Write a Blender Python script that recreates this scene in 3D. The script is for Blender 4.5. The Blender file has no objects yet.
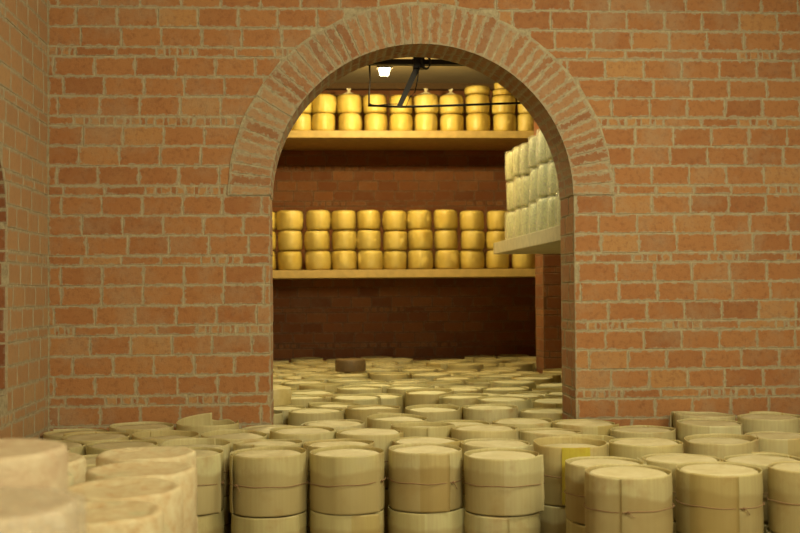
import bpy, math, random
from mathutils import Vector, Matrix, noise
random.seed(7)
PI = math.pi
COL = bpy.context.scene.collection

# ------------------------------------------------------------------ camera
EYE = 1.31                       # eye height above the floor
F = 1150.0                       # focal length in pixels of an 800 px frame
YAW, PITCH, ROLL = math.radians(-4.08), math.radians(1.17), math.radians(0.45)
cam_rot = (Matrix.Rotation(YAW, 4, 'Z') @ Matrix.Rotation(PI/2 + PITCH, 4, 'X') @ Matrix.Rotation(-ROLL, 4, 'Z'))
cd = bpy.data.cameras.new('camera'); cam = bpy.data.objects.new('camera', cd); COL.objects.link(cam)
cam.matrix_world = Matrix.Translation((0, 0, EYE)) @ cam_rot
cd.sensor_width = 36; cd.lens = F/800*36; cd.clip_start = 0.05
cd.dof.use_dof = True; cd.dof.focus_distance = 6.9; cd.dof.aperture_fstop = 2.8
bpy.context.scene.camera = cam

def ray(px, py):
    return (cam_rot.to_3x3() @ Vector(((px-400)/F, -(py-266.5)/F, -1)))
def at_height(px, py, z):
    d = ray(px, py); t = (z-EYE)/d.z
    return d.x*t, d.y*t
def at_depth(px, py, y):
    d = ray(px, py); t = y/d.y
    return d.x*t, EYE + d.z*t

# ------------------------------------------------------------------ materials
def new_mat(name):
    m = bpy.data.materials.new(name); m.use_nodes = True
    nt = m.node_tree; nt.nodes.clear()
    return m, nt, nt.nodes, nt.links
def N(nt, t, **kw):
    n = nt.nodes.new(t)
    for k, v in kw.items():
        if k in n.inputs: n.inputs[k].default_value = v
        else: setattr(n, k, v)
    return n
def ramp(nt, src, stops):
    r = nt.nodes.new('ShaderNodeValToRGB')
    e = r.color_ramp.elements
    while len(e) < len(stops): e.new(0.5)
    for i, (p, c) in enumerate(stops):
        e[i].position = p; e[i].color = (*c, 1)
    nt.links.new(src, r.inputs[0]); return r.outputs[0]
def mixc(nt, fac, a, b, mode='MIX'):
    m = nt.nodes.new('ShaderNodeMix'); m.data_type = 'RGBA'; m.blend_type = mode
    for sock, v in ((m.inputs[0], fac), (m.inputs[6], a), (m.inputs[7], b)):
        if isinstance(v, bpy.types.NodeSocket): nt.links.new(v, sock)
        elif isinstance(v, tuple): sock.default_value = (*v, 1)
        else: sock.default_value = v
    return m.outputs[2]
def math_(nt, op, a, b=0.0, c=0.0):
    m = nt.nodes.new('ShaderNodeMath'); m.operation = op
    for i, v in enumerate((a, b, c)):
        if isinstance(v, bpy.types.NodeSocket): nt.links.new(v, m.inputs[i])
        else: m.inputs[i].default_value = v
    return m.outputs[0]
def noise_(nt, scale, detail=4, vec=None, rough=0.55, dist=0.0):
    n = N(nt, 'ShaderNodeTexNoise', Scale=scale, Detail=detail, Roughness=rough, Distortion=dist)
    if vec: nt.links.new(vec, n.inputs['Vector'])
    return n.outputs[0]
def scaled(nt, vec, s):
    m = nt.nodes.new('ShaderNodeMapping'); m.inputs['Scale'].default_value = s
    nt.links.new(vec, m.inputs[0]); return m.outputs[0]
def finish(nt, base, rough=0.8, bump=None, strength=0.3, dist=0.01, **kw):
    p = N(nt, 'ShaderNodeBsdfPrincipled', **kw)
    o = nt.nodes.new('ShaderNodeOutputMaterial')
    if isinstance(base, tuple): p.inputs['Base Color'].default_value = (*base, 1)
    else: nt.links.new(base, p.inputs['Base Color'])
    if isinstance(rough, bpy.types.NodeSocket): nt.links.new(rough, p.inputs['Roughness'])
    else: p.inputs['Roughness'].default_value = rough
    if bump is not None:
        b = N(nt, 'ShaderNodeBump', Strength=strength, Distance=dist)
        nt.links.new(bump, b.inputs['Height']); nt.links.new(b.outputs[0], p.inputs['Normal'])
    nt.links.new(p.outputs[0], o.inputs[0])
    return p, o

def brick_material(name, arch=False, darker=False, smeary=0.0):
    m, nt, nd, lk = new_mat(name)
    geo = nd.new('ShaderNodeNewGeometry').outputs['Position']
    att = N(nt, 'ShaderNodeAttribute', attribute_name='brick')
    sep = nd.new('ShaderNodeSeparateColor'); lk.new(att.outputs['Color'], sep.inputs[0])
    if arch:
        base = ramp(nt, sep.outputs[0], [(0, (0.25, 0.105, 0.045)), (0.3, (0.33, 0.165, 0.075)), (0.7, (0.38, 0.215, 0.105)), (1, (0.42, 0.27, 0.14))])
    elif darker:  # darker, redder brick tones
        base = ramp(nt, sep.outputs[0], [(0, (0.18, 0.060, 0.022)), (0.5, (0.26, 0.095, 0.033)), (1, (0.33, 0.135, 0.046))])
    else:
        base = ramp(nt, sep.outputs[0], [(0, (0.29, 0.115, 0.042)), (0.35, (0.36, 0.152, 0.053)), (0.7, (0.40, 0.182, 0.065)), (1, (0.45, 0.25, 0.095))])
    n1 = noise_(nt, 9, 6, geo, 0.65)
    base = mixc(nt, math_(nt, 'MULTIPLY', ramp(nt, n1, [(0.35, (0, 0, 0)), (0.7, (1, 1, 1))]), 0.45), base, (0.40, 0.21, 0.085) if not darker else (0.25, 0.10, 0.04))
    n2 = noise_(nt, 38, 5, geo, 0.7)
    base = mixc(nt, ramp(nt, n2, [(0.30, (0.55, 0.55, 0.55)), (0.5, (0, 0, 0))]), base, (0.20, 0.08, 0.034))
    if smeary: base = mixc(nt, 0.4, base, (0.50, 0.36, 0.19))  # paler tan mixed evenly over the whole brick
    # mortar smeared over the edges of a brick
    uv = nd.new('ShaderNodeUVMap').outputs[0]
    su = nd.new('ShaderNodeSeparateXYZ'); lk.new(uv, su.inputs[0])
    du = math_(nt, 'MINIMUM', su.outputs[0], math_(nt, 'SUBTRACT', sep.outputs[1], su.outputs[0]))
    dv = math_(nt, 'MINIMUM', su.outputs[1], math_(nt, 'SUBTRACT', sep.outputs[2], su.outputs[1]))
    e = math_(nt, 'MINIMUM', du, dv)
    n3 = noise_(nt, 26, 6, geo, 0.7, 0.6)
    e2 = math_(nt, 'SUBTRACT', e, math_(nt, 'MULTIPLY', math_(nt, 'SUBTRACT', n3, 0.415 if arch else 0.455-smeary), 0.10 if arch else 0.06))
    sm = ramp(nt, math_(nt, 'MULTIPLY', e2, 60), [(0.0, (1, 1, 1)), (0.35, (0, 0, 0))])
    n5 = ramp(nt, noise_(nt, 3.2, 5, geo, 0.7), [(0.5, (0, 0, 0)), (0.78, (0.5, 0.5, 0.5))])
    smear = math_(nt, 'MULTIPLY', math_(nt, 'MAXIMUM', math_(nt, 'MULTIPLY', sm, 0.8), n5), 0.35 if darker else 1.0)
    base = mixc(nt, smear, base, mixc(nt, n2, (0.30, 0.26, 0.17), (0.45, 0.40, 0.27)))
    h = math_(nt, 'ADD', math_(nt, 'MULTIPLY', n2, 0.6), noise_(nt, 130, 4, geo, 0.7))
    finish(nt, base, 0.9, h, 0.55, 0.006)
    return m
def mortar_material():
    m, nt, nd, lk = new_mat('mortar')
    geo = nd.new('ShaderNodeNewGeometry').outputs['Position']
    n = noise_(nt, 30, 6, geo, 0.7)
    c = ramp(nt, n, [(0.3, (0.26, 0.21, 0.125)), (0.5, (0.42, 0.36, 0.225)), (0.7, (0.52, 0.46, 0.30))])
    finish(nt, c, 0.95, noise_(nt, 90, 5, geo, 0.7), 0.8, 0.01)
    return m
M_BRICK = brick_material('fired_brick'); M_ARCH = brick_material('arch_brick', True); M_BRICK_DARK = brick_material('dark_brick', darker=True); M_SIDE = brick_material('pale_brick', smeary=0.04); M_MORTAR = mortar_material()

def plaster_material(name, a, b):
    m, nt, nd, lk = new_mat(name)
    geo = nd.new('ShaderNodeNewGeometry').outputs['Position']
    n = noise_(nt, 2.5, 6, geo, 0.6)
    finish(nt, ramp(nt, n, [(0.3, a), (0.7, b)]), 0.9, noise_(nt, 40, 4, geo), 0.2, 0.01)
    return m
M_PLASTER = plaster_material('ceiling_plaster', (0.50, 0.42, 0.27), (0.60, 0.52, 0.35))
M_ORANGE = plaster_material('orange_render', (0.30, 0.15, 0.06), (0.36, 0.19, 0.08))
M_FLOOR = plaster_material('stone_floor', (0.10, 0.075, 0.045), (0.17, 0.13, 0.08))

def band_material(name, tint=(1, 1, 1)):
    """pale wooden / plastic wrap, lets light through"""
    m, nt, nd, lk = new_mat(name)
    oc = nd.new('ShaderNodeTexCoord').outputs['Object']
    rnd = nd.new('ShaderNodeObjectInfo').outputs['Random']
    geo = nd.new('ShaderNodeNewGeometry').outputs['Position']
    base = ramp(nt, rnd, [(0, (0.70, 0.60, 0.28)), (0.3, (0.74, 0.675, 0.37)), (0.65, (0.71, 0.645, 0.32)), (1, (0.81, 0.76, 0.47))])
    grain = noise_(nt, 1, 5, scaled(nt, geo, (75, 75, 2.0)), 0.6)
    base = mixc(nt, ramp(nt, grain, [(0.38, (0.32, 0.32, 0.32)), (0.62, (0, 0, 0))]), base, (0.58, 0.45, 0.22))
    blot = noise_(nt, 6, 5, geo, 0.6)
    base = mixc(nt, ramp(nt, blot, [(0.56, (0, 0, 0)), (0.75, (0.65, 0.65, 0.65))]), base, (0.52, 0.33, 0.12))
    base = mixc(nt, ramp(nt, noise_(nt, 3.5, 3, geo, 0.6), [(0.6, (0, 0, 0)), (0.8, (0.5, 0.5, 0.5))]), base, (0.70, 0.66, 0.45))
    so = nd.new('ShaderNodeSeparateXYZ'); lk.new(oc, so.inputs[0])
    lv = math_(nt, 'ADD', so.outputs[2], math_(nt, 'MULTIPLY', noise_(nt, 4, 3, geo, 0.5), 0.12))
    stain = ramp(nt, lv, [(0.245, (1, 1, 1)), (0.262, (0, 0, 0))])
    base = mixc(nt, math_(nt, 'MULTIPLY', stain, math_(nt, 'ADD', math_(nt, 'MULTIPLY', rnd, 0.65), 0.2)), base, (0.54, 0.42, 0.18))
    base = mixc(nt, 1.0, base, tint, 'MULTIPLY')
    p, o = finish(nt, base, 0.5, grain, 0.15, 0.004)
    tr = nd.new('ShaderNodeBsdfTranslucent'); lk.new(base, tr.inputs[0])
    mx = N(nt, 'ShaderNodeMixShader', Fac=0.35)
    lk.new(p.outputs[0], mx.inputs[1]); lk.new(tr.outputs[0], mx.inputs[2]); lk.new(mx.outputs[0], o.inputs[0])
    return m
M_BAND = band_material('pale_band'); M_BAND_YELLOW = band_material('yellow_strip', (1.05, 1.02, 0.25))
M_BAND_WHITE = band_material('white_strip', (1.08, 1.12, 1.22)); M_BAND_HONEY = band_material('honey_strip', (0.93, 0.86, 0.70))

def cheese_material(name, a, b, c, mould=None, rough=0.6, bumps=0.4, sss=0.15, blotscale=9):
    m, nt, nd, lk = new_mat(name)
    geo = nd.new('ShaderNodeNewGeometry').outputs['Position']
    rnd = nd.new('ShaderNodeObjectInfo').outputs['Random']
    n = noise_(nt, blotscale, 6, geo, 0.65)
    base = ramp(nt, n, [(0.3, a), (0.5, b), (0.72, c)])
    if mould:
        n2 = noise_(nt, 4.5, 5, geo, 0.6)
        base = mixc(nt, ramp(nt, n2, [(0.58, (0, 0, 0)), (0.72, (0.6, 0.6, 0.6))]), base, mould)
    base = mixc(nt, math_(nt, 'MULTIPLY', rnd, 0.35), base, c)
    p, o = finish(nt, base, rough, math_(nt, 'ADD', n, math_(nt, 'MULTIPLY', noise_(nt, 60, 4, geo, 0.7), 0.6)), bumps, 0.008)
    p.inputs['Subsurface Weight'].default_value = sss
    p.inputs['Subsurface Radius'].default_value = (0.02, 0.012, 0.006)
    return m
M_CHEESE = cheese_material('fresh_cheese', (0.50, 0.43, 0.21), (0.60, 0.53, 0.30), (0.70, 0.65, 0.42), sss=0)
M_RIND = cheese_material('mottled_rind', (0.54, 0.37, 0.18), (0.63, 0.52, 0.30), (0.72, 0.66, 0.43), mould=(0.38, 0.43, 0.25), sss=0, bumps=0.7, blotscale=22)
M_BLUSH = cheese_material('blushed_rind', (0.46, 0.30, 0.18), (0.58, 0.46, 0.29), (0.66, 0.57, 0.39), sss=0, bumps=0.8, blotscale=16)
M_WAX = cheese_material('yellow_rind', (0.74, 0.53, 0.11), (0.81, 0.63, 0.16), (0.87, 0.72, 0.26), rough=0.5, bumps=0.25, sss=0, blotscale=6)
M_PALE = cheese_material('pale_rind', (0.42, 0.44, 0.22), (0.53, 0.56, 0.30), (0.62, 0.65, 0.40), rough=0.5, bumps=0.5, sss=0)
M_WAXY = cheese_material('straw_rind', (0.46, 0.35, 0.10), (0.58, 0.46, 0.17), (0.68, 0.58, 0.30), sss=0)
M_DARK = cheese_material('brown_rind', (0.12, 0.07, 0.028), (0.16, 0.10, 0.04), (0.20, 0.13, 0.06), sss=0)

def simple(name, c, rough=0.5, metal=0.0, scale=40):
    m, nt, nd, lk = new_mat(name)
    geo = nd.new('ShaderNodeNewGeometry').outputs['Position']
    n = noise_(nt, scale, 4, geo)
    dk = tuple(v*0.75 for v in c)
    finish(nt, ramp(nt, n, [(0.3, dk), (0.7, c)]), rough, n, 0.15, 0.002, Metallic=metal)
    return m
M_STRING = simple('twine', (0.34, 0.20, 0.10), 0.9, scale=300)
M_BLACK = simple('black_steel', (0.018, 0.014, 0.010), 0.45, 0.6)
M_GREY = simple('grey_steel', (0.16, 0.13, 0.09), 0.45, 0.7)
M_CABLE = simple('black_rubber', (0.012, 0.010, 0.009), 0.6)
M_MORTAR_DARK = simple('dark_mortar', (0.19, 0.095, 0.042), 0.9, scale=20)
M_SHELF_Y = simple('varnished_board', (0.62, 0.45, 0.16), 0.55, scale=12)
M_SHELF_P = simple('bare_board', (0.52, 0.46, 0.29), 0.75, scale=14)

def wrap_material():
    m, nt, nd, lk = new_mat('clear_wrap')
    geo = nd.new('ShaderNodeNewGeometry').outputs['Position']
    n = noise_(nt, 16, 5, geo, 0.6, 1.5)
    b = N(nt, 'ShaderNodeBump', Strength=0.7, Distance=0.012); lk.new(n, b.inputs['Height'])
    gl = N(nt, 'ShaderNodeBsdfGlossy', Roughness=0.22); lk.new(b.outputs[0], gl.inputs['Normal'])
    tr = nd.new('ShaderNodeBsdfTransparent'); tr.inputs[0].default_value = (0.97, 0.97, 0.94, 1)
    fr = N(nt, 'ShaderNodeFresnel', IOR=1.35); lk.new(b.outputs[0], fr.inputs['Normal'])
    fac = math_(nt, 'ADD', math_(nt, 'MULTIPLY', fr.outputs[0], 0.55), 0.015)
    mx = nd.new('ShaderNodeMixShader'); lk.new(fac, mx.inputs[0]); lk.new(tr.outputs[0], mx.inputs[1]); lk.new(gl.outputs[0], mx.inputs[2])
    o = nd.new('ShaderNodeOutputMaterial'); lk.new(mx.outputs[0], o.inputs[0])
    return m
M_WRAP = wrap_material()

def film_material():
    m, nt, nd, lk = new_mat('milky_film')
    geo = nd.new('ShaderNodeNewGeometry').outputs['Position']
    n = noise_(nt, 22, 6, geo, 0.65, 2.5)
    b = N(nt, 'ShaderNodeBump', Strength=0.7, Distance=0.014); lk.new(n, b.inputs['Height'])
    p = N(nt, 'ShaderNodeBsdfPrincipled', Roughness=0.12); p.inputs['Base Color'].default_value = (0.80, 0.74, 0.58, 1); lk.new(b.outputs[0], p.inputs['Normal'])
    tr = nd.new('ShaderNodeBsdfTransparent')
    mx = nd.new('ShaderNodeMixShader'); lk.new(math_(nt, 'MULTIPLY', ramp(nt, n, [(0.35, (.2, .2, .2)), (0.7, (1, 1, 1))]), 0.55), mx.inputs[0])
    lk.new(tr.outputs[0], mx.inputs[1]); lk.new(p.outputs[0], mx.inputs[2])
    o = nd.new('ShaderNodeOutputMaterial'); lk.new(mx.outputs[0], o.inputs[0]); return m
M_FILM = film_material()
M_FROST = simple('crumpled_wrap', (0.72, 0.66, 0.46), 0.35, scale=60)
def emit_material(name, c, s):
    m, nt, nd, lk = new_mat(name)
    e = N(nt, 'ShaderNodeEmission', Strength=s); e.inputs[0].default_value = (*c, 1)
    o = nd.new('ShaderNodeOutputMaterial'); lk.new(e.outputs[0], o.inputs[0]); return m
M_LAMP = emit_material('lit_lamp_glass', (1, 0.86, 0.52), 14)

# ------------------------------------------------------------------ mesh helpers
class MB:
    def __init__(s): s.v = []; s.f = []; s.uv = []; s.col = []; s.mi = []
    def face(s, pts, uvs=None, col=(0.5, 0.2, 0.1), mi=0):
        b = len(s.v); s.v += [tuple(p) for p in pts]; s.f.append(tuple(range(b, b+len(pts))))
        s.uv.append(uvs or [(0.5, 0.5)]*len(pts)); s.col.append(col); s.mi.append(mi)
    def add(s, vs, fs, mi=0):
        b = len(s.v); s.v += [tuple(p) for p in vs]
        for f in fs:
            s.f.append(tuple(b+i for i in f)); s.uv.append([(0.5, 0.5)]*len(f)); s.col.append((0.5, 0.2, 0.1)); s.mi.append(mi)
    def box(s, x0, x1, y0, y1, z0, z1, mi=0):
        v = [(x, y, z) for x in (x0, x1) for y in (y0, y1) for z in (z0, z1)]
        s.add(v, [(0, 1, 3, 2), (4, 6, 7, 5), (0, 4, 5, 1), (2, 3, 7, 6), (0, 2, 6, 4), (1, 5, 7, 3)], mi)
    def mesh(s, name, mats, smooth=False):
        me = bpy.data.meshes.new(name); me.from_pydata(s.v, [], s.f)
        for m in (mats if isinstance(mats, (list, tuple)) else [mats]): me.materials.append(m)
        me.uv_layers.new(name='UVMap'); me.color_attributes.new('brick', 'FLOAT_COLOR', 'CORNER')
        uvl = me.uv_layers['UVMap']; ca = me.color_attributes['brick']
        k = 0
        for i, p in enumerate(me.polygons):
            p.material_index = s.mi[i]; p.use_smooth = smooth
            for j in range(p.loop_total):
                uvl.data[k].uv = s.uv[i][j]; ca.data[k].color = (*s.col[i], 1); k += 1
        me.update(); return me
def obj(name, me, parent=None, **props):
    o = bpy.data.objects.new(name, me); COL.objects.link(o)
    if parent is not None: o.parent = parent
    for k, v in props.items(): o[k] = v
    return o
def thing(name, loc, label, cat, group=None, rz=0):
    o = obj(name, None, label=label, category=cat); o.empty_display_size = 0.1
    o.location = loc; o.rotation_euler = (0, 0, rz)
    if group: o['group'] = group
    return o

def lathe(profile, seg=48, wob=0.0, seed=0.0, bumpz=0.0):
    vs, fs = [], []
    for i, (r, z) in enumerate(profile):
        for k in range(seg):
            a = 2*PI*k/seg
            d = noise.noise(Vector((math.cos(a)*1.6+seed*7.3, math.sin(a)*1.6, z*9+seed)))
            rr = r*(1+wob*d) if r > 0 else 0
            d2 = noise.noise(Vector((math.cos(a)*r*9+seed*3.1, math.sin(a)*r*9, seed)))
            vs.append((rr*math.cos(a), rr*math.sin(a), z + bumpz*d2*(1 if i > len(profile)//3 else 0)))
    n = len(profile)
    for i in range(n-1):
        for k in range(seg):
            k2 = (k+1) % seg
            fs.append((i*seg+k, i*seg+k2, (i+1)*seg+k2, (i+1)*seg+k))
    fs.append(tuple(reversed(range(seg)))); fs.append(tuple((n-1)*seg+k for k in range(seg)))
    return vs, fs
def tube(path, r, seg=8, closed=False):
    vs, fs = [], []; n = len(path); path = [Vector(p) for p in path]
    for i, p in enumerate(path):
        a = path[(i-1) % n] if (closed or i > 0) else p; b = path[(i+1) % n] if (closed or i < n-1) else p
        t = (b-a).normalized(); up = Vector((0, 0, 1)) if abs(t.z) < 0.9 else Vector((1, 0, 0))
        u = t.cross(up).normalized(); w = t.cross(u)
        rr = r[i] if isinstance(r, list) else r
        for k in range(seg):
            c = 2*PI*k/seg; vs.append(p + u*math.cos(c)*rr + w*math.sin(c)*rr)
    for i in range(n if closed else n-1):
        j = (i+1) % n
        for k in range(seg):
            k2 = (k+1) % seg; fs.append((i*seg+k, i*seg+k2, j*seg+k2, j*seg+k))
    if not closed:
        fs.append(tuple(reversed(range(seg)))); fs.append(tuple((n-1)*seg+k for k in range(seg)))
    return vs, fs

# ------------------------------------------------------------------ bricks
PERIOD, FULL = 0.408, 0.117
PH = 2.338
BW = 0.2335
def courses(v0, v1):
    out = []; k = math.floor((v0-PH)/PERIOD)
    while PH + k*PERIOD < v1:
        b = PH + k*PERIOD
        for i in range(3): out.append((b+i*FULL, b+(i+1)*FULL, False, k*4+i))
        out.append((b+3*FULL, b+PERIOD, True, k*4+3)); k += 1
    return [c for c in out if c[1] > v0+0.02 and c[0] < v1-0.02]
def brick(mb, P, u0, u1, v0, v1, d, rnd, mi=0, back=0.02, j=0.0016):
    """P(u, v, out) -> world point"""
    if u1-u0 < 0.014 or v1-v0 < 0.014: return
    c = 0.0018
    J = lambda: random.uniform(-j, j)
    f = [(u0+c+J(), v0+c+J()), (u1-c+J(), v0+c+J()), (u1-c+J(), v1-c+J()), (u0+c+J(), v1-c+J())]
    b = [(u0+J(), v0+J()), (u1+J(), v0+J()), (u1+J(), v1+J()), (u0+J(), v1+J())]
    w, h = u1-u0, v1-v0; col = (rnd, w, h)
    dd = [d+random.uniform(-0.001, 0.001) for _ in range(4)]
    fp = [P(f[i][0], f[i][1], dd[i]) for i in range(4)]; bp = [P(b[i][0], b[i][1], d-c) for i in range(4)]; rp = [P(b[i][0], b[i][1], -back) for i in range(4)]
    uvf = [(p[0]-u0, p[1]-v0) for p in f]; uvb = [(p[0]-u0, p[1]-v0) for p in b]
    mb.face(fp, uvf, col, mi)
    for i in range(4):
        k = (i+1) % 4
        mb.face([bp[i], bp[k], fp[k], fp[i]], [uvb[i], uvb[k], uvf[k], uvf[i]], col, mi)
        mb.face([rp[i], rp[k], bp[k], bp[i]], [uvb[i], uvb[k], uvb[k], uvb[i]], col, mi)
def lay(mb, P, u0, u1, v0, v1, cut=None, seed=1, phase=0.0):
    """courses of bricks over a panel; cut(ua, ub, va, vb) -> list of kept (ua, ub)"""
    rg = random.Random(seed)
    for (a, b, thin, k) in courses(v0, v1):
        off = phase + (k % 2)*BW*0.5 + rg.uniform(-0.03, 0.03) - BW*0.3*(k % 3 == 1)
        u = u0 - BW + (off % BW)
        g = 0.0042; va, vb = max(a, v0)+g, min(b, v1)-g
        while u < u1:
            w = BW + rg.uniform(-0.004, 0.004); ua, ub = max(u, u0)+g, min(u+w, u1)-g
            u += w
            if ub-ua < 0.02: continue
            va2, vb2 = va+rg.uniform(-.0018, .0018), vb+rg.uniform(-.0018, .0018)
            for (p, q) in (cut(ua, ub, va, vb) if cut else [(ua, ub)]):
                r = rg.betavariate(2.2, 2.2)
                if thin and rg.random() < 0.36 and q-p > 0.12:
                    n = rg.choice([4, 5, 6]); x = p; step = (q-p)/n
                    for i in range(n):
                        wd = step*(1.25 if i % 2 == 0 else .72)
                        if x+wd > q+.001: wd = q-x
                        brick(mb, P, x, x+wd-.002, va2+.001, vb2-.001, 0.002-0.001*(i % 2), (1.0 if i % 2 == 0 else 0.15)*rg.uniform(.8, 1)); x += wd
                else:
                    brick(mb, P, p, q, va2, vb2, 0.0022+rg.uniform(-.001, .0012), r)

# wall with an arched hole, given in (u, v, depth) ------------------------------------
def wall_body(mb, P, u0, u1, v0, v1, ha, hb, hv, spring, T, seg=56, mi=0):
    """P(u, v, out): out=0 is the face, out=-T the rear. Hole ha..hb, from hv up to a half circle on spring."""
    r = (hb-ha)/2; c = (ha+hb)/2
    us = [c - r*math.cos(PI*i/seg) for i in range(seg+1)]
    top = [spring + r*math.sin(PI*i/seg) for i in range(seg+1)]
    def q(a, b, cc, d): mb.face([a, b, cc, d], mi=mi)
    for o in (0, -T):
        q(P(u0, v0, o), P(ha, v0, o), P(ha, v1, o), P(u0, v1, o)); q(P(hb, v0, o), P(u1, v0, o), P(u1, v1, o), P(hb, v1, o))
        if hv > v0: q(P(ha, v0, o), P(hb, v0, o), P(hb, hv, o), P(ha, hv, o))
        for i in range(seg): q(P(us[i], top[i], o), P(us[i+1], top[i+1], o), P(us[i+1], v1, o), P(us[i], v1, o))
    for i in range(seg): q(P(us[i], top[i], 0), P(us[i], top[i], -T), P(us[i+1], top[i+1], -T), P(us[i+1], top[i+1], 0))
    for u in (ha, hb): q(P(u, hv, 0), P(u, hv, -T), P(u, spring, -T), P(u, spring, 0))
    if hv > v0: q(P(ha, hv, 0), P(ha, hv, -T), P(hb, hv, -T), P(hb, hv, 0))
    for (a, b) in (((u0, v0), (u1, v0)), ((u1, v0), (u1, v1)), ((u1, v1), (u0, v1)), ((u0, v1), (u0, v0))):
        q(P(*a, 0), P(*b, 0), P(*b, -T), P(*a, -T))

WY, WT = 6.80, 0.39                       # the arched wall
XL, _ = at_depth(270, 300, WY); XR, _ = at_depth(575, 300, WY)
AR = (XR-XL)/2; AC = (XL+XR)/2
_, ztop = at_depth(423, 43, WY); SPR = ztop - AR
RO = AR + 0.238
WLX = at_depth(48, 300, WY)[0]                              # the left wall
WRX = 3.7
BACK = 13.25                              # the far wall of the inner room
INL, INR = -2.0, 2.90                     # inner room sides
CEIL = 3.69

mb = MB(); P = lambda u, v, o: (u, WY-o, v)
wall_body(mb, P, WLX-0.3, WRX, 0, 3.8, XL, XR, 0, SPR, WT, mi=1)
def cut_arch(ua, ub, va, vb):
    if va < SPR and vb > SPR-0.02 and vb-va > 0: pass
    vm = min(max(va, SPR), vb) if vb > SPR else vb
    lim = AR if vb <= SPR + 0.01 else None
    out = []
    def edge(r):
        dv = max(va-SPR, 0) if r == 'i' else 0
        return 0
    if vb <= SPR + 0.03:
        lo, hi = XL+0.0, XR-0.0
        if ub < lo or ua > hi: out = [(ua, ub)]
        else:
            if ua < lo-0.02: out.append((ua, lo))
            if ub > hi+0.02: out.append((hi, ub))
        return out
    h = max(va - SPR, 0)
    R = RO - 0.05
    if h >= R: return [(ua, ub)]
    w = math.sqrt(R*R-h*h); lo, hi = AC-w, AC+w
    if ub < lo or ua > hi: return [(ua, ub)]
    if ua < lo-0.02: out.append((ua, lo))
    if ub > hi+0.02: out.append((hi, ub))
    return out
lay(mb, P, WLX+0.002, 3.6, 0.3, 3.6, cut_arch, 11, 0.05)
# jambs
lay(mb, lambda u, v, o: (XR-o, WY+u, v), 0.0, WT, 0.3, SPR, None, 21, 0.12)
lay(mb, lambda u, v, o: (XL+o, WY+u, v), 0.0, WT, 0.3, SPR, None, 22, 0.12)
# the ring of bricks on edge
rg = random.Random(5)
a = 0.0
wid = []
while a < PI:
    w = rg.choice([0.050, 0.054, 0.058, 0.062])/AR
    wid.append([a, a+w]); a += w
k = PI/a
def PA(y0):
    return lambda u, v, o: (AC + (AR+v-0.0)*math.cos(u), y0, SPR + (AR+v)*math.sin(u))
for (a0, a1) in wid:
    a0 *= k; a1 *= k
    g = 0.0045/AR; v0, v1 = -0.006, 0.232+rg.uniform(-.008, .008)
    r = rg.random(); wv = (a1-a0)*1.0
    u0, u1 = a0+g*rg.uniform(.5, 1.3), a1-g*rg.uniform(.5, 1.3)
    d = 0.010+rg.uniform(-.002, .0025)
    pt = lambda u, v, y: (AC+(AR+v)*math.cos(u), y, SPR+(AR+v)*math.sin(u))
    us = [u0, u1]; col = (r, wv, v1-v0)
    nseg = 6; ys = [WY-d] + [WY+WT*i/4 for i in range(1, 5)]
    vs = [v0+(v1-v0)*i/nseg for i in range(nseg+1)]
    # face (subdivided along its length), then soffit and sides
    jit = [(rg.uniform(-.0025, .0025)/AR, rg.uniform(-.0025, .0025)/AR) for _ in vs]
    for i in range(nseg):
        A = [(u0+jit[i][0], vs[i]), (u1+jit[i][1], vs[i]), (u1+jit[i+1][1], vs[i+1]), (u0+jit[i+1][0], vs[i+1])]
        mb.face([pt(p[0], p[1], WY-d) for p in A], [((p[0]-a0)*0.99, p[1]-v0) for p in A], col, 2)
        for e in (0, 1):
            p, q = (A[0], A[3]) if e == 0 else (A[2], A[1])
            mb.face([pt(*p, WY-d), pt(*q, WY-d), pt(*q, WY+0.03), pt(*p, WY+0.03)], [(0.002, .1)]*4, col, 2)
    mb.face([pt(u0, v1, WY-d), pt(u1, v1, WY-d), pt(u1, v1, WY+.03), pt(u0, v1, WY+.03)], [(0.02, .002)]*4, col, 2)
    cuts = [0, rg.uniform(.18, .28), WT]
    for i in range(2):
        ya, yb = (WY-d if i == 0 else WY+cuts[i]+.003), WY+cuts[i+1]-.003
        L = yb-ya; cc = (rg.random()*.6, wv, L)
        vv = -0.006
        q = [pt(u0, vv, ya), pt(u1, vv, ya), pt(u1, vv, yb), pt(u0, vv, yb)]
        mb.face(q, [(0, 0), (u1-u0, 0), (u1-u0, L), (0, L)], cc, 2)
        q2 = [pt(u0, 0.01, ya), pt(u1, 0.01, ya), pt(u1, 0.01, yb), pt(u0, 0.01, yb)]
        for s in range(1 if i == 0 else 0, 4): mb.face([q[s], q[(s+1) % 4], q2[(s+1) % 4], q2[s]], [(0.002, .1)]*4, cc, 2)
# mortar under and around the ring
seg = 96
for i in range(seg):
    a0, a1 = PI*i/seg, PI*(i+1)/seg
    pt = lambda u, v, y: (AC+(AR+v)*math.cos(u), y, SPR+(AR+v)*math.sin(u))
    o0 = 0.243+0.008*noise.noise(Vector((a0*9, 0, 0))); o1 = 0.243+0.008*noise.noise(Vector((a1*9, 0, 0)))
    mb.face([pt(a0, -.005, WY-.0075), pt(a1, -.005, WY-.0075), pt(a1, o1, WY-.0075), pt(a0, o0, WY-.0075)], mi=1)
    mb.face([pt(a0, -.005, WY-.0075), pt(a1, -.005, WY-.0075), pt(a1, -.005, WY+WT-.002), pt(a0, -.005, WY+WT-.002)], mi=1)
    mb.face([pt(a0, o0, WY-.0075), pt(a1, o1, WY-.0075), pt(a1, o1, WY+.01), pt(a0, o0, WY+.01)], mi=1)
obj('wall_front', mb.mesh('wall_front', [M_BRICK, M_MORTAR, M_ARCH]), kind='structure')

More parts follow.
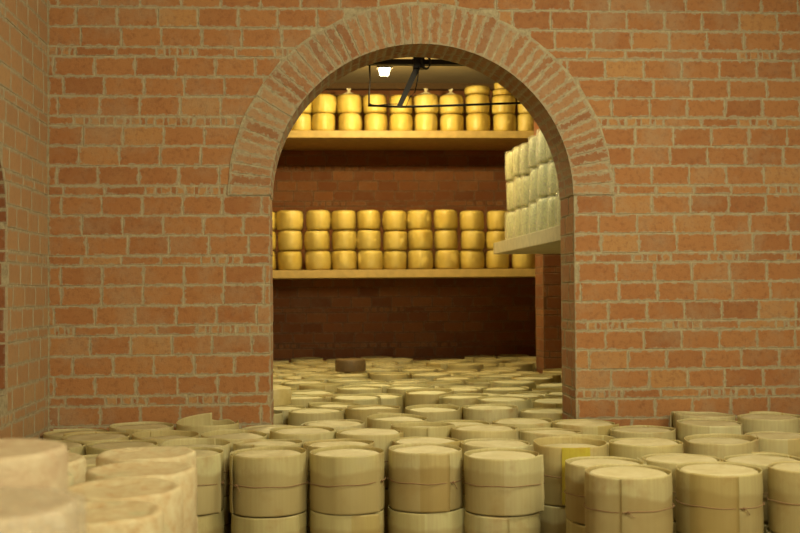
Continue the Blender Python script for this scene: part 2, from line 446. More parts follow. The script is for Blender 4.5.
# left wall with its arched niche
mb = MB(); P = lambda u, v, o: (WLX+o, u, v)
_r = ray(7, 300); NB = WLX/_r.x*_r.y; NA, NV, NS = NB-.905, 0.80, 1.66
wall_body(mb, P, -3.2, WY, 0, 3.8, NA, NB, NV, NS, 0.28, seg=28, mi=1)
def cut_niche(ua, ub, va, vb):
    r = (NB-NA)/2; c = (NA+NB)/2
    if vb < NV+.01: return [(ua, ub)]
    h = max(va-NS, 0)
    if h >= r: return [(ua, ub)]
    w = math.sqrt(r*r-h*h); lo, hi = c-w, c+w
    if ub < lo or ua > hi: return [(ua, ub)]
    out = []
    if ua < lo-.02: out.append((ua, lo))
    if ub > hi+.02: out.append((hi, ub))
    return out
lay(mb, P, 0.5, WY-0.006, 0.3, 3.6, cut_niche, 31, 0.1)
lay(mb, lambda u, v, o: (WLX-0.14+o, u, v), NA-.02, NB+.02, NV-.02, NS+0.5, None, 32, 0.03)
mb.face([(WLX-.141, NA-.02, NV-.02), (WLX-.141, NB+.02, NV-.02), (WLX-.141, NB+.02, NS+.5), (WLX-.141, NA-.02, NS+.5)], mi=1)
k0 = len(mb.mi)
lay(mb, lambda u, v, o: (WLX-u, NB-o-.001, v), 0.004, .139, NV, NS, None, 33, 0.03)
for q in range(k0, len(mb.mi)): mb.mi[q] = 2  # shade of the niche reveal put into the brick colour
for i in range(20):
    a0, a1 = PI*i/20+.02, PI*(i+1)/20-.02; rr = (NB-NA)/2-.003; cy = (NA+NB)/2
    mb.face([(WLX-.002, cy+rr*math.cos(a0), NS+rr*math.sin(a0)), (WLX-.002, cy+rr*math.cos(a1), NS+rr*math.sin(a1)), (WLX-.139, cy+rr*math.cos(a1), NS+rr*math.sin(a1)), (WLX-.139, cy+rr*math.cos(a0), NS+rr*math.sin(a0))], [(0, 0), (.06, 0), (.06, .13), (0, .13)], (.3, .06, .13), 2)  # niche arch gets the same shade as colour
obj('wall_left', mb.mesh('wall_left', [M_SIDE, M_MORTAR, M_BRICK_DARK]), kind='structure')

# right wall (beyond the frame), inner room walls
mb = MB(); mb.box(WRX, WRX+.2, -3.2, WY, 0, 3.8)
obj('wall_right', mb.mesh('wall_right', M_ORANGE), kind='structure')
mb = MB(); mb.box(WLX-.3, WRX+.2, -3.4, -3.2, 0, 3.8)
obj('wall_rear', mb.mesh('wall_rear', M_ORANGE), kind='structure')
mb = MB(); mb.box(INL-.2, INR+.2, BACK, BACK+.25, 0, 3.9, 1)
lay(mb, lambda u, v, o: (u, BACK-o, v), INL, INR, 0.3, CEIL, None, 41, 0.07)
obj('wall_back', mb.mesh('wall_back', [M_BRICK_DARK, M_MORTAR_DARK]), kind='structure')
mb = MB(); mb.box(INL-.2, INL, WY+WT, BACK, 0, 3.9, 1)
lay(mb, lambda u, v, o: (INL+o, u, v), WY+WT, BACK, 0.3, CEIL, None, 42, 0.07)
obj('wall_inner_left', mb.mesh('wall_inner_left', [M_BRICK_DARK, M_MORTAR_DARK]), kind='structure')
mb = MB(); mb.box(INR, INR+.2, WY+WT, BACK, 0, 3.9, 1)
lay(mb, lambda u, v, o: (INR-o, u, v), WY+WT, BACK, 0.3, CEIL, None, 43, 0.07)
obj('wall_inner_right', mb.mesh('wall_inner_right', [M_BRICK_DARK, M_MORTAR_DARK]), kind='structure')
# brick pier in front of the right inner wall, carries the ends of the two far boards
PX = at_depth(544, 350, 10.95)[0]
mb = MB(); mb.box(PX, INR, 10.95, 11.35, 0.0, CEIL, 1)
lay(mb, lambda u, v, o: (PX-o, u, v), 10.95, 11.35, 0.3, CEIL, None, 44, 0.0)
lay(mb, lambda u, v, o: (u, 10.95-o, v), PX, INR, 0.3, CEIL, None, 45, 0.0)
obj('wall_pier', mb.mesh('wall_pier', [M_BRICK_DARK, M_MORTAR_DARK]), kind='structure')
LH = 0.27                                  # height of one banded wheel
mb = MB(); mb.box(WLX-.3, WRX+.2, -3.2, WY+WT, -.1, 0)
obj('floor', mb.mesh('floor', M_FLOOR), kind='structure')
mb = MB(); mb.box(INL, INR, WY+WT, BACK, -.1, LH)
obj('floor_inner', mb.mesh('floor_inner', M_FLOOR), kind='structure')
mb = MB(); mb.box(WLX-.3, WRX+.2, -3.2, WY+WT, 3.8, 3.95)
obj('ceiling', mb.mesh('ceiling', M_PLASTER), kind='structure')
mb = MB(); mb.box(INL, INR, WY+WT, BACK, CEIL, CEIL+.2)
obj('ceiling_inner', mb.mesh('ceiling_inner', M_PLASTER), kind='structure')
mb = MB(); mb.box(INL, INR, BACK-.12, BACK-.012, CEIL-.07, CEIL-.002)
obj('trim_1', mb.mesh('trim_1', simple('dark_beam', (0.16, 0.09, 0.035), 0.8)), kind='structure')

# ------------------------------------------------------------------ banded wheels
WR = 0.177
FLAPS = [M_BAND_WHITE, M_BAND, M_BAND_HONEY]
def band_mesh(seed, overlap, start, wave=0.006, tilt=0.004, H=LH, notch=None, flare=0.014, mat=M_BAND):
    rg = random.Random(seed); seg = 84; T = 0.0022
    tot = 2*PI + overlap; n = int(seg*tot/(2*PI))
    rows = [0, .03, .25, .44, .49, .54, .75, .97, 1.0]
    vs, fs = [], []
    ph = rg.uniform(0, 9)
    for i in range(n+1):
        t = i/n; a = start + tot*t
        grow = 0.0035*t*tot/(2*PI) + 0.006*min(1, max(0, (t*tot-2*PI))/.25)
        end = flare*math.exp(-((1-t)*tot/0.10)) - 0.004*math.exp(-(t*tot/0.12))
        top = H + wave*noise.noise(Vector((math.cos(a)*1.2+ph, math.sin(a)*1.2, ph))) + tilt*math.cos(a-ph)
        if notch: top = notch(t, a, top)
        # a small skew where the end overlaps
        lift = 0.008*max(0, t*tot-2*PI)/max(overlap, .01) * (1 if seed % 2 else -0.4)
        top += lift*0.6
        for side in (0, 1):
            for h in rows:
                bulge = 0.0030*math.sin(PI*min(h*2 if h < .5 else (1-h)*2, 1))
                r = WR - 0.005 + grow + end + bulge + 0.0025*noise.noise(Vector((math.cos(a)*2+seed, math.sin(a)*2, h*2))) + side*T
                r += 0.003*(h > .8)*noise.noise(Vector((a*1.5, ph, 2)))
                z = 0.0 if h == 0 else h*top if h > .6 else h*H
                vs.append((r*math.cos(a), r*math.sin(a), max(z, 0)))
    m = len(rows); st = 2*m
    for i in range(n):
        for j in range(m-1):
            A = i*st+j; B = (i+1)*st+j
            fs.append((A, A+1, B+1, B)); fs.append((A+m, B+m, B+m+1, A+m+1))
        fs.append((i*st+m-1, i*st+2*m-1, (i+1)*st+2*m-1, (i+1)*st+m-1))
        fs.append((i*st, (i+1)*st, (i+1)*st+m, i*st+m))
    for i in (0, n):
        for j in range(m-1): fs.append((i*st+j, i*st+m+j, i*st+m+j+1, i*st+j+1))
    b = MB(); b.add(vs, fs)
    first = int(n*2*PI/tot)
    for q, f in enumerate(b.f):
        i = f[0]//st
        if i >= first and min(f) >= first*st: b.mi[q] = 1
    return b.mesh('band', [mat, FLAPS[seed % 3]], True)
def string_mesh(seed, start, overlap):
    rg = random.Random(seed+90); b = MB(); path = []
    sag = rg.uniform(-.010, .010); ph = rg.uniform(0, 6)
    for i in range(96):
        a = 2*PI*i/96
        back = (start+overlap-a) % (2*PI); on = min(1, max(0, (overlap+.08-back)/.1)) if back < overlap+.1 else 0
        d = ((a-start-overlap) % (2*PI)); bump = 0.0075*on + 0.0035*((a-start) % (2*PI))/(2*PI)*(1-on); bump += 0.006*math.exp(-((d/0.2)**2)) + 0.006*math.exp(-(((2*PI-d)/0.08)**2))
        path.append(((WR+0.0035+bump)*math.cos(a), (WR+0.0035+bump)*math.sin(a), LH*.49 + sag*math.sin(a-ph) + 0.0015*math.sin(7*a+ph)))
    b.add(*tube(path, 0.0021, 6, True))
    ka = start+overlap+0.12; r = WR+.015; z = LH*.49+sag*math.sin(ka-ph)
    k = [(r*math.cos(ka)+.005*math.cos(t), r*math.sin(ka)+.005*math.sin(t), z+.006*math.sin(t*1.7)) for t in [x*.6 for x in range(14)]]
    b.add(*tube(k, 0.0021, 6))
    tl = [(r*math.cos(ka+s*.05), r*math.sin(ka+s*.05), z+.003-s*.012*rg.uniform(.4, 1)) for s in range(4)]
    b.add(*tube(tl, 0.0017, 6))
    return b.mesh('string', M_STRING, True)
def inner_cheese_mesh(seed, level):
    R = WR-.011
    prof = [(R-.006, .004), (R, .012), (R, level*.5), (R-.001, level-.02), (R-.006, level-.006), (R-.018, level), (R*.6, level-.006), (R*.25, level-.008), (0.004, level-.008)]
    b = MB(); b.add(*lathe(prof, 48, 0.012, seed, 0.004)); return b.mesh('cheese', M_CHEESE, True)
VAR = []
defs = [ # overlap, where the outer end of the band sits, wave, tilt, cheese level, phrase
 (0.9, -1.95, .004, .002, .264, 'smooth pale'), (1.4, -0.75, .006, .004, .258, 'wavy-rimmed'), (0.7, -1.10, .004, .003, .262, 'honey-tinted'),
 (1.2, -0.50, .005, .002, .262, 'cream'), (0.5, 1.8, .008, .005, .245, 'deep-rimmed'), (1.0, 0.8, .006, .004, .265, 'pale straw'),
 (1.6, -2.50, .005, .004, .260, 'long-overlapped'), (0.8, 2.6, .009, .005, .256, 'uneven-rimmed'), (1.1, -1.45, .004, .003, .267, 'full-topped')]
for i, (ov, end, wv, tl, lev, ph) in enumerate(defs):
    st = end-ov
    VAR.append((band_mesh(i, ov, st, wv, tl), string_mesh(i, st, ov), inner_cheese_mesh(i, lev), ph))
def notch(t, a, top):
    # a torn band: one end stands high at the back and falls away to the left, the rest is ragged
    if t < .28: return top + .050*(1-(t/.30)**1.6) + .018
    if .80 < t < .815: return top
    return top + .026 + .006*math.sin(t*60)*(t > .7)
TORN = (band_mesh(33, 0.35, PI/2-.05, .006, .004, notch=notch), VAR[1][1], inner_cheese_mesh(33, .2), 'torn high-rimmed')
STRIP = None
def build_wheel(var, loc, rz, label, group, string=True, sz=1.0):
    t = thing('banded_cheese', loc, label, 'cheese wheel', group, rz)
    t.scale = (1, 1, sz)
    obj('cheese', var[2], t); obj('band', var[0], t)
    if string: obj('string', var[1], t)
    return t
PROTO = [None]*len(VAR)
def copy_tree(root):
    r = root.copy(); COL.objects.link(r)
    for ch in list(root.children):
        c = ch.copy(); COL.objects.link(c); c.parent = r
    return r
pool = {}
def place_wheel(vi, loc, rz, label, group, string=True, sz=1.0):
    key = (vi, string, 'strip' in label and 'yellow' in label)
    if key not in pool:
        t = build_wheel(VAR[vi] if vi != 'torn' else TORN, loc, rz, label, group, string, sz); pool[key] = t; return t
    t = copy_tree(pool[key]); t.location = loc; t.rotation_euler = (0, 0, rz); t.scale = (1, 1, sz)
    t['label'] = label; t['group'] = group
    if loc[1] > 7.3: t.rotation_euler = (random.uniform(-.012, .012), random.uniform(-.012, .012), rz)
    return t

ORD = ['first', 'second', 'third', 'fourth', 'fifth', 'sixth', 'seventh', 'eighth', 'ninth', 'tenth', 'eleventh', 'twelfth', 'thirteenth', 'fourteenth', 'fifteenth', 'sixteenth', 'seventeenth', 'eighteenth', 'nineteenth', 'twentieth']

TOP = 2*LH
# what stands in front of the arched wall: (left px, right px, middle of rim, row, variant, extra height)
rows = {
 'front': [(149, 225, 452, 3), (234, 305, 453, 6), (305, 385, 450, 1), (390, 461, 450, 2), (466, 538, 452, 3)],
 'right front': [(584, 673, 474, 0), (674, 762, 468, 8), (764, 850, 467, 5)],
 'right second': [(542, 612, 444, 'y'), (567, 648, 459, 3), (650, 714, 455, 8), (722, 797, 457, 5), (805, 885, 452, 0)],
 'right third': [(537, 609, 437, 4), (613, 680, 447, 8), (678, 763, 441, 7), (743, 825, 436, 5), (815, 890, 437, 2)],
 'second': [(100, 160, 438, 0), (166, 234, 441, 4), (239, 307, 440, 7), (310, 380, 441, 1), (391, 459, 438, 5), (460, 526, 439, 0)],
 'third': [(32, 97, 434, 5), (107, 167, 429, 4), (163, 230, 433, 7), (247, 309, 431, 3), (310, 380, 433, 8), (381, 442, 432, 4), (445, 515, 431, 0), (520, 580, 430, 7)],
 'wall': [(-14, 48, 424, 3), (53, 115, 420, 5), (117, 170, 420, 2), (170, 234, 425, 'torn'), (250, 311, 422, 5), (311, 370, 422, 0), (370, 432, 421, 7), (432, 492, 421, 3), (492, 552, 421, 5), (535, 603, 424, 8), (603, 679, 427, 2), (675, 736, 426, 0), (726, 797, 421, 5), (790, 860, 422, 3), (690, 740, 418, 7)],
}
W = []
for rn, L in rows.items():
    for (a, b, y, v) in L:
        X, Y = at_height((a+b)/2, y, TOP)
        W.append({'x': X, 'y': Y, 'x0': X, 'y0': Y, 'v': v, 'row': rn})
# unbanded wheels at the left keep their own places: (x, y, layers, ...)
RIND = [(x+.0235*y, y) for x, y in [(-0.74, 4.36), (-0.695, 3.97), (-0.685, 3.59), (-0.685, 3.21), (-1.125, 4.24), (-1.075, 3.84)]]
D0 = 0.371
def relax(W, fixed, it=400):
    for k in range(it):
        for i, p in enumerate(W):
            for q in W[i+1:]:
                dx, dy = q['x']-p['x'], q['y']-p['y']; d = math.hypot(dx, dy)
                if 1e-6 < d < D0:
                    s = (D0-d)/2/d; p['x'] -= dx*s; p['y'] -= dy*s; q['x'] += dx*s; q['y'] += dy*s
            for (fx, fy, R) in fixed:
                dx, dy = p['x']-fx, p['y']-fy; d = math.hypot(dx, dy)
                if d < R: p['x'] = fx+dx/d*R; p['y'] = fy+dy/d*R
        for p in W:
            p['x'] = max(p['x'], WLX+.20); 
            if not (XL+.2 < p['x'] < XR-.2): p['y'] = min(p['y'], WY-.205)
            else: p['y'] = min(p['y'], 7.03)
            p['x'] += (p['x0']-p['x'])*.02; p['y'] += (p['y0']-p['y'])*.02
fixed = [(x, y, .385) for x, y in RIND]
relax(W, fixed)
# fill what is left between them
ff = 0
for yy in [6.55-.06*i for i in range(40)]:
    for xx in [-1.39+.05*i for i in range(100)]:
        if xx > 3.4: continue
        if yy < 5.2 and not (-1.41 < xx < -.85): continue
        if yy < 5.85 and (-.85 <= xx < 1.08): continue
        if yy < 4.5: continue
        if all(math.hypot(xx-p['x'], yy-p['y']) > D0+.002 for p in W) and all(math.hypot(xx-a, yy-b) > .39 for a, b, _ in fixed):
            W.append({'x': xx, 'y': yy, 'x0': xx, 'y0': yy, 'v': random.randrange(len(VAR)), 'row': 'fill'}); ff += 1
relax(W, fixed, 60)
prio = {'front': 0, 'right front': 0, 'right second': 1, 'second': 1, 'wall': 2, 'right third': 2, 'third': 3, 'fill': 4}
def ok_wall(p):
    if p['y'] > 7.035: return False
    if p['y'] <= WY-.195: return True
    return all(math.hypot(p['x']-cx, p['y']-min(max(p['y'], WY), WY+WT)) > .19 for cx in (XL, XR)) and XL+.19 < p['x'] < XR-.19
for p in sorted(W, key=lambda p: -prio[p['row']]):
    if not ok_wall(p): p['y'] = WY-.20
for k in range(300):
    for i, p in enumerate(W):
        for q in W[i+1:]:
            dx, dy = q['x']-p['x'], q['y']-p['y']; d = math.hypot(dx, dy)
            if 1e-6 < d < D0-.004:
                s = (D0-.004-d)/2/d; p['x'] -= dx*s; p['y'] -= dy*s; q['x'] += dx*s; q['y'] += dy*s
        for (fx, fy, R) in fixed:
            dx, dy = p['x']-fx, p['y']-fy; d = math.hypot(dx, dy)
            if d < R: p['x'] = fx+dx/d*R; p['y'] = fy+dy/d*R
        p['x'] = max(p['x'], WLX+.20)
        if not (XL+.2 < p['x'] < XR-.2): p['y'] = min(p['y'], WY-.20)
        p['y'] = min(p['y'], 7.03)
keep = []
for p in sorted(W, key=lambda p: prio[p['row']]):
    if all(math.hypot(p['x']-q['x'], p['y']-q['y']) > D0-.016 for q in keep) and ok_wall(p) and p['x'] > WLX+.19: keep.append(p)
    else: print('drop', p['row'], round(p['x'], 2), round(p['y'], 2))
W = keep
print('front wheels', len(W), 'fill', ff)
PLACE = {'front': 'in the front row below the arch', 'right front': 'in the nearest row, right corner', 'right second': 'in the second row at the right',
 'right third': 'in the third row at the right', 'second': 'in the row behind the front row', 'third': 'in the third row back', 'wall': 'in the row at the wall foot', 'fill': 'filling gaps before the wall'}
rg = random.Random(3)
for rn in list(rows)+['fill']:
    L = sorted([p for p in W if p['row'] == rn], key=lambda p: p['x'])
    for i, p in enumerate(L):
        v = p['v']; yel = v == 'y'
        if yel: v = 4
        lsz = rg.uniform(.985, 1.015); usz = rg.uniform(.96, 1.035) if rn in ('front', 'right front') else rg.uniform(.92, 1.07)
        if rn == 'wall' and p['x'] > 2.0: usz = 1.10
        look = TORN[3] if v == 'torn' else VAR[v][3]
        p['string'] = True
        rot = rg.uniform(-.12, .12) if rn in ('front', 'right front') else rg.uniform(-PI, PI) if v != 'torn' else 0
        # outer layer: shown only where the front rows leave it visible
        lowv = rg.randrange(len(VAR)) if rn != 'front' else [8, 1, 2, 3, 0][i % 5]
        vis = rn in ('front', 'right front') or (rn == 'right second' and i == 0) or (rn == 'fill' and p['y'] < 5.4)
        if vis: lab = f'lower banded wheel, {ORD[i]} stack from left {PLACE[rn]}'
        else: lab = 'banded cheese wheel in the bottom layer, covered by the wheel stacked on it'
        lab = ' '.join(lab.split()[:16]) if not vis else lab
        place_wheel(lowv, (p['x']+rg.uniform(-.003, .003), p['y']+rg.uniform(-.003, .003), 0), rg.uniform(-.5, .5), lab, 'banded wheels in the bottom layer', True, lsz)
        t = place_wheel('torn' if v == 'torn' else v, (p['x'], p['y'], LH*lsz+.004), rot,
            'banded wheel with a bright yellow strip on its side, right of the front row' if yel else f'{look} banded wheel, {ORD[i]} from left {PLACE[rn]}', 'banded wheels before the brick wall', True, usz)
        if yel:
            r = WR+.006; b = MB()
            for k in range(10):
                a0 = -2.0+.075*k; a1 = a0+.075
                b.face([(r*math.cos(a0), r*math.sin(a0), .01), (r*math.cos(a1), r*math.sin(a1), .01), (r*math.cos(a1), r*math.sin(a1), LH-.004), (r*math.cos(a0), r*math.sin(a0), LH-.004)])
                r2 = r+.0015
                b.face([(r2*math.cos(a0), r2*math.sin(a0), .01), (r2*math.cos(a1), r2*math.sin(a1), .01), (r2*math.cos(a1), r2*math.sin(a1), LH-.004), (r2*math.cos(a0), r2*math.sin(a0), LH-.004)])
            t.rotation_euler = (0, 0, 0)
            t['label'] = 'banded wheel with a bright yellow strip on its side, right of the front row'
            obj('strip', b.mesh('strip', M_BAND_YELLOW), t, label='bright yellow strip')

# ------------------------------------------------------------------ wheels in the inner room
rg = random.Random(19); I = []
y = 7.46; r = 0
while y < BACK-.2:
    lo = -0.041*y - .12; hi = min(.213*y + .1, INR-.2)
    x = lo + (r % 2)*.19 + rg.uniform(-.05, .05)
    while x < hi:
        ok = not (x > PX-.2 and 10.74 < y < 11.56) and not (.45 < x < .90 and 7.75 < y < 8.3)
        if ok: I.append({'x': x, 'y': y+rg.uniform(-.03, .03), 'r': r})
        x += .374+abs(rg.gauss(0, .012))
    y += .362; r += 1
for p in I: p['x0'], p['y0'] = p['x'], p['y']
for k in range(200):
    for i, p in enumerate(I):
        for q in I[i+1:]:
            dx, dy = q['x']-p['x'], q['y']-p['y']
            if abs(dx) < D0 and abs(dy) < D0:
                d = math.hypot(dx, dy)
                if 1e-6 < d < D0-.003:
                    s = (D0-.003-d)/2/d; p['x'] -= dx*s; p['y'] -= dy*s; q['x'] += dx*s; q['y'] += dy*s
    for p in I:
        p['y'] = min(max(p['y'], WY+WT+.21), BACK-.2); p['x'] = min(p['x'], INR-.2)
        for f in W:
            dx, dy = p['x']-f['x'], p['y']-f['y']; d = math.hypot(dx, dy)
            if d < D0-.003: p['y'] += (D0-d)
        if p['x'] > PX-.2 and 10.74 < p['y'] < 11.56: p['x'] = PX-.2
keep = []
for p in I:
    if all(math.hypot(p['x']-q['x'], p['y']-q['y']) > D0-.016 for q in keep) and all(math.hypot(p['x']-q['x'], p['y']-q['y']) > D0-.012 for q in W) and p['y'] > WY+WT+.19 and not (p['x'] > PX-.19 and 10.75 < p['y'] < 11.55): keep.append(p)
print('inner wheels', len(I), len(keep)); I = keep
nr = r
for r in range(nr):
    L = sorted([p for p in I if p['r'] == r], key=lambda p: p['x'])
    for i, p in enumerate(L):
        v = rg.randrange(len(VAR))
        far = 'row from the arch' 
        place_wheel(v, (p['x'], p['y'], LH), rg.uniform(-PI, PI), f'{VAR[v][3]} wheel, {ORD[i]} from left in {ORD[r]} row past the arch', 'banded wheels on the floor beyond the arch', p['y'] < 8.4, rg.uniform(.90, 1.09))
# taller one just inside the left jamb
X, Y = at_height(270, 402, TOP)

# brown cheese lying on top of the field near the far wall
def cheese_body(R, H, seed, mat, seg=48, rd=.02, wob=.02, dish=.004):
    prof = [(R-rd, 0), (R-rd*.3, rd*.3), (R, rd), (R*1.005, H*.5), (R, H-rd), (R-rd*.3, H-rd*.3), (R-rd, H), (R-rd*2.0, H-dish*.4), (R*.7, H-dish), (R*.3, H-dish*.8), (.004, H-dish*.8)]
    b = MB(); b.add(*lathe(prof, seg, wob, seed, .006)); return b.mesh('cheese', mat, True)
bx, by = at_height(350.5, 371, TOP+.015)
o = obj('bare_cheese', cheese_body(.142, .118, 77, M_DARK, rd=.012), label='small dark brown cheese lying alone on top of the far floor wheels', category='cheese wheel')
o.location = (bx, by, TOP+.010)
sx_, sy_ = at_height(266, 410, TOP)
o = obj('bare_cheese', cheese_body(.160, .112, 78, M_WAXY, rd=.008), label='flat yellowish cheese lying on the wheels just inside the left arch jamb', category='cheese wheel')
o.location = (sx_, 7.62, TOP+.024)

# ------------------------------------------------------------------ bare wheels at the left
names = ['mottled bare wheel, farthest in the column of four rinds at left', 'mottled bare wheel, second farthest of the four-rind column at left',
 'large mottled bare wheel with greenish top, third of the column at left', 'nearest bare wheel of the column, cut by the bottom edge',
 'bare wheel left of the farthest one in the rind column', 'bare wheel half hidden behind the blurred stack at far left']
RH = .236
rinds = [cheese_body(.184, RH, 50+i, M_RIND, rd=.014, wob=.02, dish=.012) for i in range(3)]
def rind(x, y, z, mi, label, rz, parts=None):
    o = obj('bare_cheese', rinds[mi]); o.location = (x, y, z); o.rotation_euler = (0, 0, rz)
    o['label'] = label; o['category'] = 'cheese wheel'; o['group'] = 'bare wheels stacked at the left'
    return o
rg = random.Random(8)
for i, (x, y) in enumerate(RIND):
    for l in range(3):
        lab = names[i] if l == 2 else (f'middle wheel of the bare stack under the {names[i]}' if l == 1 else 'bare wheel in the bottom layer at left, out of sight')
        if l == 1: lab = ['middle bare wheel of the farthest stack in the rind column at left', 'middle bare wheel under the second farthest of the rind column', 'middle bare wheel under the large greenish-topped one at left', 'middle bare wheel in the nearest stack of the column', 'middle bare wheel, stack left of the farthest one', 'middle bare wheel behind the blurred stack at far left'][i]
        rind(x+rg.uniform(-.004, .004), y, l*(RH+.002), (i+l) % 3, lab, rg.uniform(0, 6))
# blurred near stack: a bare wheel four high, and a wrapped one in front of it
rinds.append(cheese_body(.184, RH, 58, M_BLUSH, rd=.016, wob=.03, dish=.010))
for l in range(4):
    rind(-0.80, 2.86, l*(RH+.002)*.985, 3, 'blurred bare wheel at the far left edge, nearest the camera' if l == 3 else 'bare wheel inside the tall blurred stack at the left edge', l*1.3).scale = (1, 1, .985)
def wrap_mesh(R, H, seed, tip=0.0, folds=0.0, seg=72, mat=None):
    vs, fs = [], []
    prof = [(R*.75, -.0005), (R+.001, .004), (R+.003, .02), (R+.004, H*.35), (R+.003, H*.7), (R+.003, H-.008), (R-.001, H+.001), (R-.008, H+.0035), (R*.88, H+.004), (R*.82, H+.004), (R*.6, H+.005)]
    prof += [(R*.3, H+.006+tip*.25), (R*.12, H+.008+tip*.7), (R*.09, H+.010+tip)] if tip else [(R*.4, H+.005), (R*.2, H+.005), (.006, H+.005)]
    for (r, z) in prof:
        for k in range(seg):
            a = 2*PI*k/seg
            f = 1+folds*(noise.noise(Vector((math.cos(a)*7+seed, math.sin(a)*7, z*3+seed)))) + .004*noise.noise(Vector((math.cos(a)*3, math.sin(a)*3+seed, z*30)))
            f = max(f, 1.0) if r > R*.8 else f
            vs.append((r*f*math.cos(a), r*f*math.sin(a), max(z, .0)))
    n = len(prof)
    for i in range(n-1):
        for k in range(seg):
            k2 = (k+1) % seg; fs.append((i*seg+k, i*seg+k2, (i+1)*seg+k2, (i+1)*seg+k))
    fs.append(tuple((n-1)*seg+k for k in range(seg)))
    if tip:   # the gathered, frayed end of the bag
        for q in range(7):
            a = q*.9; p = len(vs)
            vs += [(.012*math.cos(a), .012*math.sin(a), H+tip*.8), (.012*math.cos(a+.9), .012*math.sin(a+.9), H+tip*.8), (.035*math.cos(a+.4), .035*math.sin(a+.4), H+tip*1.5)]
            fs.append((p, p+1, p+2))
    b = MB(); b.add(vs, fs); return b.mesh('plastic_wrap', mat or M_WRAP, True)
for l in range(4):
    hh = .219
    t = thing('wrapped_cheese', (-0.66, 2.33, l*(hh+.006)), 'plastic-wrapped wheel with glints, blurred in the bottom left corner' if l == 3 else 'wrapped wheel lower in the corner stack, below the frame', 'cheese wheel', 'wrapped wheels in the bottom left corner', l*1.1)
    if l == 0: mw = cheese_body(.182, hh, 61, M_BLUSH, rd=.014, wob=.03, dish=.002); ww = wrap_mesh(.186, hh, 5, 0, .11, 120, M_FILM)
    obj('cheese', mw, t); obj('plastic_wrap', ww, t)

# ------------------------------------------------------------------ far boards and yellow cheeses
SY = 12.15
def board(name, x0, x1, y0, y1, z0, z1, mat, label, cat='shelf'):
    b = MB(); c = .004
    b.box(x0, x1, y0, y1, z0, z1)
    o = obj(name, b.mesh(name, mat), label=label, category=cat)
    m = o.modifiers.new('bevel', 'BEVEL'); m.width = .005; m.segments = 2
    return o
zlo = at_depth(400, 269.5, SY)[1]; zlb = at_depth(400, 277.5, SY)[1]
zup = at_depth(400, 130.5, SY)[1]; zub = at_depth(400, 137.8, SY)[1]
board('shelf_board', INL+.01, INR-.01, SY, BACK-.012, zlb, zlo, M_SHELF_Y, 'lower yellow wall shelf carrying three-high yellow cheeses')
board('shelf_board', INL+.01, INR-.01, SY, BACK-.012, zub, zup, M_SHELF_Y, 'upper brightly lit wall shelf under the lamp')
CR = .130; CH = .204
kinds_y = []
for i in range(5):
    R = CR+[0, .003, -.004, .001, -.002][i]
    prof = [(R-.035, 0), (R-.012, .006), (R-.002, .028), (R+.002, CH*.5), (R, CH-.034), (R-.010, CH-.010), (R-.030, CH), (R*.5, CH+.002), (.004, CH+.002)]
    b = MB(); b.add(*lathe(prof, 40, .085, i*3.7, .006)); cm = b.mesh('cheese', M_WAX, True)
    kinds_y.append((cm, wrap_mesh(R+.002, CH-.001, i+11, 0, .07), wrap_mesh(R, CH-.002, i+31, .045, .05)))
def knot_mesh(seed):
    vs, fs = [], []; n = 18; rg = random.Random(seed)
    prof = [(.085, 0), (.05, .014), (.018, .034), (.010, .048), (.022, .066)]
    for q, (r, z) in enumerate(prof):
        for k in range(n):
            a = 2*PI*k/n; f = 1+(.28 if q else .1)*(1 if k % 2 else -1)*rg.uniform(.5, 1)
            vs.append((r*f*math.cos(a), r*f*math.sin(a), z+(.012*rg.random() if q == 4 else 0)))
    for q in range(4):
        for k in range(n): fs.append((q*n+k, q*n+(k+1) % n, (q+1)*n+(k+1) % n, (q+1)*n+k))
    b = MB(); b.add(vs, fs); return b.mesh('bag_end', M_FROST)
KNOT = knot_mesh(4)
def yellow(i, loc, rz, label, group, tip=False, s=(1, 1, 1)):
    t = thing('wrapped_cheese', loc, label, 'cheese', group, rz); t.scale = s
    t.rotation_euler = (random.uniform(-.022, .022), random.uniform(-.022, .022), rz)
    obj('cheese', kinds_y[i][0], t); obj('plastic_wrap', kinds_y[i][1], t)
    if tip: k = obj('bag_end', KNOT, t, label='gathered clear bag end'); k.location = (0, 0, CH+.004)
    return t
rg = random.Random(23)
HT = ['bottom', 'middle', 'top']
lowx = [264, 289.5, 318, 345, 369.5, 394.5, 420, 446.5, 472, 498, 524]
for c, px in enumerate(lowx):
    X = at_depth(px, 240, SY+.15)[0]; z = zlo+.001
    for l in range(3):
        s = rg.uniform(.985, 1.03); sw = rg.uniform(.97, 1.04)*(1.03 if c in (1, 2, 3) else 1)
        who = f'{HT[l]} yellow cheese of the ' + ('stack hidden by the left jamb' if c == 0 else f'{ORD[c-1]} stack from the left') + ' on the lower shelf'
        yellow(rg.randrange(5), (X+rg.uniform(-.010, .010), SY+.16+rg.uniform(-.01, .02), z), rg.uniform(0, 6), who, 'yellow cheeses on the lower shelf', False, (sw*.985, sw*.985, s))
        z += (CH+.007)*s
upx = [278, 300, 324, 349.5, 375.5, 401, 426, 452, 477.5, 504, 527]
